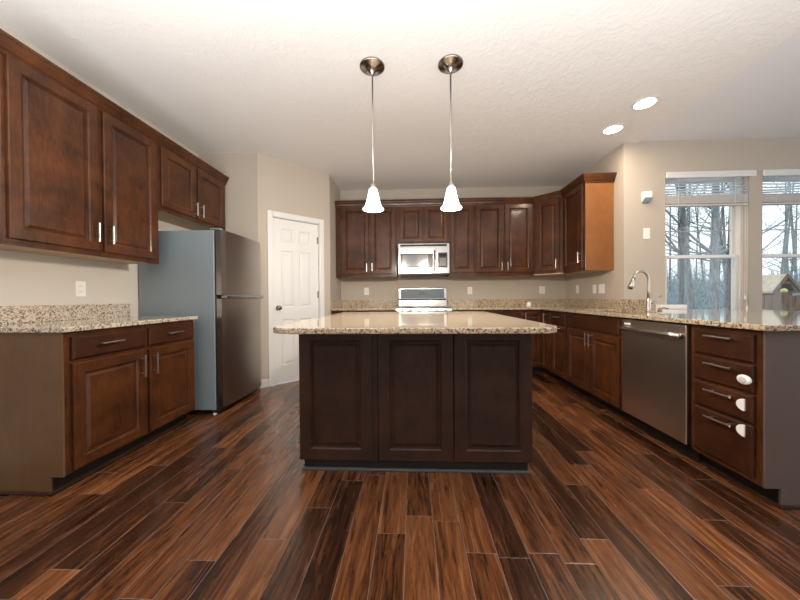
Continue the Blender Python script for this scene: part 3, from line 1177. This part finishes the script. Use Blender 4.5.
# ---------------------------------------------------------------- range
rg_ = thing('range', 'stainless steel freestanding range with a control panel back, behind the island', 'stove', (-0.232, 4.165, 0))
RW = 0.764
simple_box('body', 'steel', rg_, 0.0, RW, 0.035, 0.645, 0.05, 0.905)
simple_box('cooktop', 'blackglass', rg_, 0.004, RW - 0.004, 0.02, 0.565, 0.906, 0.921, bevel=0.003)
bm = NB()
prism(bm, [(-0.022, 0.852), (-0.028, 0.878), (-0.020, 0.915), (0.034, 0.927), (0.034, 0.852)], 'X', -0.001, RW + 0.001)
obj('front_rail', bm, 'steel_bright', rg_, bevel=0.003)
for kx in (0.09, 0.20, 0.56, 0.67):
    bm = NB()
    lathe(bm, [(0.02, 0.0), (0.019, -0.018), (0.012, -0.022)], kx, -0.027, 18, 'Y', 0.885)
    obj('knob', bm, 'steel', rg_)
bm = NB()
box(bm, 0.005, RW - 0.005, -0.014, 0.034, 0.23, 0.835)
od = obj('oven_door', bm, 'steel', rg_, bevel=0.004)
simple_box('oven_window', 'blackglass', od, 0.12, RW - 0.12, -0.0155, -0.0142, 0.36, 0.66)
bm = NB()
tube(bm, [(0.06, -0.055, 0.775), (RW - 0.06, -0.055, 0.775)], 0.012, 14)
for hx in (0.09, RW - 0.09):
    tube(bm, [(hx, -0.014, 0.775), (hx, -0.055, 0.775)], 0.009, 10)
obj('oven_handle', bm, 'steel_bright', od)
simple_box('warming_drawer', 'steel', rg_, 0.005, RW - 0.005, -0.010, 0.034, 0.062, 0.220, bevel=0.004)
bm = NB()
prism(bm, [(0.566, 0.922), (0.575, 1.035), (0.582, 1.04), (0.59, 1.205), (0.600, 1.212), (0.645, 1.212), (0.645, 0.922)], 'X', 0.01, RW - 0.01)
bg_ = obj('backguard', bm, 'steel_bright', rg_, bevel=0.003)
bm = NB()
prism(bm, [(0.5735, 1.048), (0.5815, 1.048), (0.588, 1.192), (0.580, 1.192)], 'X', 0.045, RW - 0.045)
pd = obj('control_display', bm, 'display', bg_)
bm = NB()
prism(bm, [(0.5695, 1.10), (0.574, 1.10), (0.577, 1.165), (0.5725, 1.165)], 'X', 0.33, 0.44)
obj('clock', bm, 'black', pd)
simple_box('vent_strip', 'black', bg_, 0.02, RW - 0.02, 0.5705, 0.5745, 1.020, 1.036)
for gx in (0.195, 0.57):
    for gy in (0.16, 0.42):
        bm = NB()
        lathe(bm, [(0.085, 0.0), (0.085, 0.002), (0.078, 0.0022)], gx, gy, 28, 'Z', 0.9213)
        obj('burner', bm, mat('burner_grey', (0.09, 0.09, 0.09), 0.3), rg_)

# ---------------------------------------------------------------- microwave
mw = thing('microwave', 'stainless over-the-range microwave mounted above the range', 'microwave', (-0.212, 4.42, 1.405))
MW_, MH = 0.742, 0.436
simple_box('body', 'black', mw, 0.002, MW_ - 0.002, 0.012, 0.405, 0.006, MH)
simple_box('front_panel', 'steel_bright', mw, 0, MW_, -0.004, 0.0115, 0.0, MH, bevel=0.004)
bm = NB()
box(bm, 0.006, 0.555, -0.022, -0.0045, 0.018, 0.378)
dm = obj('door', bm, 'steel_bright', mw, bevel=0.006)
simple_box('window_border', 'black', dm, 0.035, 0.505, -0.0245, -0.0223, 0.085, 0.285, bevel=0.001)
simple_box('window', 'mwglass', dm, 0.065, 0.435, -0.0265, -0.0247, 0.103, 0.270)
bm = NB()
tube(bm, [(0.528, -0.023, 0.04), (0.528, -0.050, 0.055), (0.528, -0.054, 0.18), (0.528, -0.050, 0.315), (0.528, -0.023, 0.33)], 0.011, 12)
obj('handle', bm, 'dark_nickel', dm, smooth=True)
cp = simple_box('control_panel', 'black', mw, 0.580, 0.712, -0.0075, -0.0043, 0.085, 0.300, bevel=0.001)
simple_box('keypad', 'mwglass', cp, 0.598, 0.695, -0.0088, -0.0077, 0.110, 0.225)
simple_box('clock', 'blackglass', cp, 0.598, 0.695, -0.0088, -0.0077, 0.245, 0.285)
gr_ = simple_box('vent_grille', 'black', mw, 0.035, MW_ - 0.035, -0.0065, -0.0043, 0.392, 0.422)
simple_box('bottom_plate', 'black', mw, 0.01, MW_ - 0.01, 0.0, 0.40, -0.010, 0.0055)


# ---------------------------------------------------------------- pendants and ceiling lights
def pendant(x, y, label):
    r = thing('pendant_lamp', label, 'lamp', (x, y, CH), 0, 'pendant lamps over the island')
    bm = NB()
    lathe(bm, [(0.092, 0.0), (0.092, -0.008), (0.084, -0.014), (0.060, -0.020), (0.030, -0.038), (0.013, -0.062), (0.009, -0.070)], 0, 0, 32, 'Z', -0.0005)
    obj('canopy', bm, 'dark_nickel', r, smooth=True)
    bm = NB()
    tube(bm, [(0, 0, -0.066), (0, 0, -0.880)], 0.0065, 12)
    obj('rod', bm, 'nickel', r, smooth=True)
    bm = NB()
    lathe(bm, [(0.008, -0.868), (0.020, -0.874), (0.024, -0.895), (0.022, -0.912)], 0, 0, 20)
    obj('socket', bm, 'nickel', r, smooth=True)
    bm = NB()
    prof = [(0.026, -0.894), (0.032, -0.898), (0.037, -0.915), (0.045, -0.955), (0.055, -0.995), (0.062, -1.020), (0.070, -1.040), (0.083, -1.054), (0.087, -1.060), (0.084, -1.063), (0.066, -1.044), (0.050, -0.995), (0.034, -0.920), (0.024, -0.897)]
    prof = [(r_ * 0.90, -0.900 + (z_ + 0.894) * 0.92) for r_, z_ in prof]
    lathe(bm, prof, 0, 0, 36, cap=False)
    obj('lamp_shade', bm, 'shade', r, smooth=True)
    ld = bpy.data.lights.new('bulb_light', 'POINT')
    ld.energy = 42
    ld.color = (1.0, 0.88, 0.73)
    ld.shadow_soft_size = 0.04
    lo = bpy.data.objects.new('bulb_light', ld)
    COL.objects.link(lo)
    lo.parent = r
    lo.location = (0, 0, -1.085)
    return r


pendant(-0.288, 2.255, 'left pendant lamp with a lit white bell shade over the island')
pendant(0.287, 2.262, 'right pendant lamp with a lit white bell shade over the island')


def can_light(x, y, label, power=6):
    r = thing('recessed_light', label, 'ceiling light', (x, y, CH), 0, 'recessed ceiling lights')
    bm = NB()
    lathe(bm, [(0.098, -0.0005), (0.098, -0.006), (0.080, -0.008), (0.078, -0.0005)], 0, 0, 32, cap=False)
    obj('trim_ring', bm, 'white', r)
    bm = NB()
    lathe(bm, [(0.077, -0.003), (0.077, -0.0045)], 0, 0, 32)
    obj('lens', bm, 'lens', r)
    ld = bpy.data.lights.new('can_bulb', 'AREA')
    ld.shape = 'DISK'
    ld.size = 0.14
    ld.energy = power
    ld.color = (1.0, 0.80, 0.58)
    lo = bpy.data.objects.new('can_bulb', ld)
    COL.objects.link(lo)
    lo.parent = r
    lo.location = (0, 0, -0.02)
    return r


can_light(2.055, 3.225, 'recessed ceiling light nearer the corner cabinet, the farther of the lit pair')
can_light(2.066, 2.806, 'recessed ceiling light nearer the camera of the lit pair')


# ---------------------------------------------------------------- wall plates
def plate(label, loc, rz, kind='outlet', w=0.072, h=0.116):
    nm = {'outlet': 'wall_outlet', 'switch': 'light_switch', 'blank': 'wall_plate'}[kind]
    r = thing(nm, label, 'outlet' if kind == 'outlet' else 'switch', loc, rz, 'wall outlets and switches')
    bm = NB()
    box(bm, -w / 2, w / 2, -0.006, -0.0005, -h / 2, h / 2)
    obj('cover_plate', bm, 'plastic', r, bevel=0.002)
    n = max(1, round(w / 0.072))
    for i in range(n):
        xc = (i - (n - 1) / 2) * 0.046
        if kind == 'outlet':
            for s_ in (-1, 1):
                bm = NB()
                lathe(bm, [(0.016, 0.0), (0.016, -0.0015)], xc, -0.006, 18, 'Y', s_ * 0.020)
                oo = obj('receptacle', bm, 'plastic', r)
                for sx_ in (-0.006, 0.006):
                    simple_box('slot', 'gap', oo, xc + sx_ - 0.001, xc + sx_ + 0.001, -0.0078, -0.0072, s_ * 0.020 - 0.005, s_ * 0.020 + 0.005)
        else:
            simple_box('rocker', 'plastic', r, xc - 0.015, xc + 0.015, -0.009, -0.0062, -0.032, 0.032, bevel=0.001)
    return r


plate('white outlet on the left wall above the granite backsplash', (XL_W, 2.215, 1.145), RL)
plate('white outlet on the back wall under the cabinets left of the range', (-0.735, Y_B, 1.165), 0)
plate('white outlet on the back wall just right of the range', (0.895, Y_B, 1.165), 0)
plate('white double outlet on the back wall near the right corner', (2.005, Y_B, 1.165), 0, w=0.085)
plate('single white switch on the right wall nearest the corner under the cabinets', (XR_W, 4.485, 1.165), RR, 'switch')
plate('single white switch on the right wall beside the double switch', (XR_W, 4.075, 1.155), RR, 'switch')
plate('double white switch plate on the right wall nearest the window wall', (XR_W, 3.925, 1.155), RR, 'switch', w=0.12)
tag(plate('', (2.611, Y_W, 1.758), 0, 'switch', 0.072, 0.12), 'white dimmer plate on the wall left of the window, below the alarm sensor', 'switch', 'wall outlets and switches')
# alarm siren
al = thing('motion_sensor', 'small white motion sensor box mounted high left of the window', 'sensor', (2.595, Y_W, 2.15))
bm = NB()
prism(bm, [(-0.0005, -0.040), (-0.055, -0.005), (-0.055, 0.055), (-0.045, 0.065), (-0.0005, 0.065)], 'X', -0.040, 0.040)
obj('housing', bm, 'plastic', al, bevel=0.004)
bm = NB()
prism(bm, [(-0.0005, -0.058), (-0.034, -0.042), (-0.053, -0.008), (-0.0005, -0.042)], 'X', -0.034, 0.034)
obj('lens', bm, M['fridge_side'], al)

# little things on the counters
o = thing('nightlight_jar', 'tiny white jar on the back counter near the right corner', 'jar', (1.70, 4.55, CT1 + 0.0005))
bm = NB()
lathe(bm, [(0.028, 0), (0.032, 0.01), (0.032, 0.045), (0.024, 0.055)], 0, 0, 20)
obj('jar_body', bm, 'plastic', o, smooth=True)
bm = NB()
lathe(bm, [(0.026, 0.0555), (0.026, 0.068), (0.006, 0.072)], 0, 0, 20)
obj('lid', bm, 'plastic', o)
# low white box on the window sill
bm = NB()
box(bm, 2.70, 2.985, Y_W - 0.075, Y_W - 0.010, CT1 + 0.0005, 0.962)
o = obj('sill_box', bm, M['plastic'], None, bevel=0.004)
tag(o, 'low cream box lying on the counter against the window, right of the faucet', 'box')

# ---------------------------------------------------------------- outdoors
GZ = -1.2
bm = NB()
nx, ny = 24, 20
rnd = random.Random(3)
gv = [[bm.verts.new((-12 + 52 * i / nx, 3.9 + 40 * j / ny, GZ + (6.5 * max(0, (j - 6) / ny)) + rnd.uniform(-0.05, 0.05))) for i in range(nx + 1)] for j in range(ny + 1)]
for j in range(ny):
    for i in range(nx):
        bm.faces.new((gv[j][i], gv[j][i + 1], gv[j + 1][i + 1], gv[j + 1][i]))
o = obj('ground', bm, 'ground', None)
o['kind'] = 'structure'


def grow(bm, p, d, r, ln, depth, rnd, seg=6):
    pts = [p.copy()]
    rad = [r]
    n = 4
    dd = d.copy()
    for i in range(n):
        dd = (dd + Vector((rnd.uniform(-1, 1), rnd.uniform(-1, 1), rnd.uniform(-0.3, 0.7))) * 0.14).normalized()
        p = p + dd * ln / n
        pts.append(p.copy())
        rad.append(r * (1 - 0.5 * (i + 1) / n))
    tube(bm, pts, rad, seg)
    if depth > 0:
        for k in range(rnd.choice((3, 4, 4))):
            i = rnd.choice((1, 2, 3, 4, 4))
            ax = Vector((rnd.uniform(-1, 1), rnd.uniform(-1, 1), rnd.uniform(-0.1, 0.8))).normalized()
            nd = (dd * 0.6 + ax * 0.9).normalized()
            grow(bm, pts[i], nd, rad[i] * 0.58, ln * rnd.uniform(0.55, 0.8), depth - 1, rnd, max(4, seg - 1))


def tree(x, y, r, label, seed, lean=(0, 0), height=9.0, m='bark', group='bare trees close to the windows', low=3, depth=3):
    rnd = random.Random(seed)
    t_ = thing('bare_tree', label, 'tree', (x, y, GZ - 0.1), 0, group)
    bm = NB()
    pts, rad = [], []
    for i in range(9):
        f_ = i / 8
        pts.append(Vector((lean[0] * f_ + 0.10 * r * math.sin(i * 1.7 + seed), lean[1] * f_, height * f_)))
        rad.append(r * (1.25 if i == 0 else 1.0 - 0.55 * f_))
    tube(bm, pts, rad, 12)
    obj('trunk', bm, m, t_, smooth=True)
    bm = NB()
    for k in range(9):
        i = rnd.randint(low, 8)
        a = rnd.uniform(0, 2 * PI)
        grow(bm, pts[i], Vector((math.cos(a), math.sin(a), rnd.uniform(0.2, 0.9))).normalized(), rad[i] * 0.36, rnd.uniform(1.2, 2.4), depth, rnd)
    obj('branches', bm, m, t_)
    return t_


# rays through the window: X grows by about 0.9-1.3 per metre of depth
def at(px, Y):
    u_ = (px - 400) / 305.165
    k = (u_ - 0.042) / (1 + 0.042 * u_)
    return k * Y


tree(at(679, 8.0), 8.0, 0.062, 'slim bare tree, leftmost seen through the window by the faucet', 11, (0.2, 0), m='bark_dark')
tree(at(698, 8.6), 8.6, 0.100, 'leaning pale-barked tree in the middle of the window by the faucet', 12, (-0.8, 0))
tree(at(713, 8.0), 8.0, 0.105, 'thickest pale-barked tree, right half of the window by the faucet', 13, (0.1, 0))
tree(at(726, 10.0), 10.0, 0.10, 'dark bare tree at the right edge of the window by the faucet', 14, (0.3, 0), m='bark_dark')
tree(at(774, 8.5), 9.4, 0.08, 'bare tree behind the shed with criss-crossing limbs', 15, (0.6, 0), low=2)
tree(at(796, 9), 10.5, 0.08, 'bare tree at the far right behind the shed', 16, (-1.2, 0), low=2)
rnd = random.Random(8)
for k in range(26):
    Y = rnd.uniform(14, 24)
    px_ = rnd.uniform(600, 815)
    tree(at(px_, Y), Y, rnd.uniform(0.05, 0.09), 'thin bare tree in the woods beyond the yard', 30 + k, (rnd.uniform(-1, 1), 0), rnd.uniform(7, 11),
         rnd.choice(('bark', 'bark_dark')), 'trees in the woods beyond the yard', 1, 2)
# brush along the edge of the woods
bm = NB()
for k in range(1100):
    Y = rnd.uniform(11, 24)
    x = at(rnd.uniform(600, 830), Y)
    z = GZ + 6.5 * max(0, (Y - 15.9) / 40)
    for q_ in range(3):
        d = Vector((rnd.uniform(-1, 1), rnd.uniform(-1, 1), rnd.uniform(0.6, 1.6))).normalized()
        L_ = rnd.uniform(1.0, 3.6)
        p0 = Vector((x, Y, z))
        p1 = p0 + d * L_ * 0.5
        p2 = p1 + (d + Vector((rnd.uniform(-1, 1), 0, rnd.uniform(-.6, .6))) * 0.6) * L_ * 0.5
        tube(bm, [p0, p1, p2], [0.035, 0.025, 0.008], 4)
o = obj('brush', bm, 'brush', None)
tag(o, 'tangled grey-green brush at the edge of the woods outside', 'brush', kind='stuff')

# shed with a gable and a board fence
SY = 7.2
sx0 = at(773, SY)
sx1 = at(801, SY)
apx = at(787, SY)
def zat(py, px_, Y):
    return 1.062 - ((py - 300) / 305.165 - 0.008 * 1 - 0.0068 * (px_ - 400) / 305.165 * 1.0) * Y * 1.0 - 0.0
EZ, AZ = 1.062 + (299.5 - 298) / 305.165 * SY, 1.062 + (299.5 - 281.5) / 305.165 * SY
EZ = 1.062 + (302.5 - 298.5) / 305.165 * SY
AZ = 1.062 + (302.5 - 282.5) / 305.165 * SY
sh = thing('garden_shed', 'wooden garden shed with a tan shingled gable roof outside the right window', 'shed', (apx, SY, GZ))
hw = (sx1 - sx0) / 2
dep = 0.8
ez, az = EZ - GZ, AZ - GZ
simple_box('walls', 'fence', sh, -hw + 0.10, hw - 0.10, 0.07, dep, 0.0, ez - 0.01)
bm = NB()
prism(bm, [(-hw + 0.06, ez), (hw - 0.06, ez), (0, az - 0.07)], 'Y', 0.07, 0.12)
obj('gable', bm, 'shed_dark', sh)
for s_ in (-1, 1):
    bm = NB()
    prism(bm, [(0, az), (s_ * hw, ez), (s_ * hw, ez - 0.05), (0, az - 0.06)], 'Y', 0.0, dep)
    obj('roof_slope', bm, 'shingle', sh)
    bm = NB()
    prism(bm, [(0, az + 0.005), (s_ * hw, ez + 0.005), (s_ * hw, ez - 0.07), (0, az - 0.08)], 'Y', -0.03, -0.001)
    obj('bargeboard', bm, 'fence', sh)
simple_box('tie_beam', 'fence', sh, -hw * 0.42, hw * 0.42, 0.0, 0.05, az - 0.22, az - 0.17)
# low side wing whose tan roof runs to the left
wl = thing('shed_wing', 'tan shingled lean-to roof joined to the left of the gabled shed', 'shed', (apx - 0.02, SY + 0.2, GZ))
bm = NB()
prism(bm, [(0.0, ez - 0.03), (0.0, ez + 0.0), (0.40, az - 0.03), (0.40, az - 0.08)], 'X', -0.38, -0.03)
obj('roof_slope', bm, 'shingle', wl)
simple_box('walls', 'fence', wl, -0.37, -hw + 0.05, 0.15, 0.38, 0.0, ez - 0.04)
simple_box('window', 'blackglass', wl, -0.35, -0.27, 0.13, 0.149, ez - 0.30, ez - 0.10)
bm = NB()
lathe(bm, [(0.001, -0.05), (0.035, -0.038), (0.055, 0), (0.035, 0.038), (0.001, 0.05)], at(784, SY - 0.55), SY - 0.55, 16, 'Z', 0)
for v_ in bm.verts:
    v_.co.z += 0.0
o = obj('yard_ball', bm, 'balloon', None, smooth=True)
o.location = (0, 0.0, EZ - 0.01)
tag(o, 'round yellow-green ball ornament on the fence before the shed gable', 'ornament')
FY = SY - 0.7
fz_ = 1.062 + (302.5 - 303.5) / 305.165 * FY
fn = thing('board_fence', 'brown vertical board fence in front of the garden shed', 'fence', (at(757, FY), FY, GZ))
for k in range(11):
    simple_box('board', 'fence', fn, k * 0.15, k * 0.15 + 0.14, 0, 0.025, 0, fz_ - GZ + (0.012 if k % 2 else 0))
for z in (0.4, fz_ - GZ - 0.12):
    simple_box('rail', 'fence', fn, 0, 11 * 0.15, 0.0255, 0.06, z, z + 0.09)
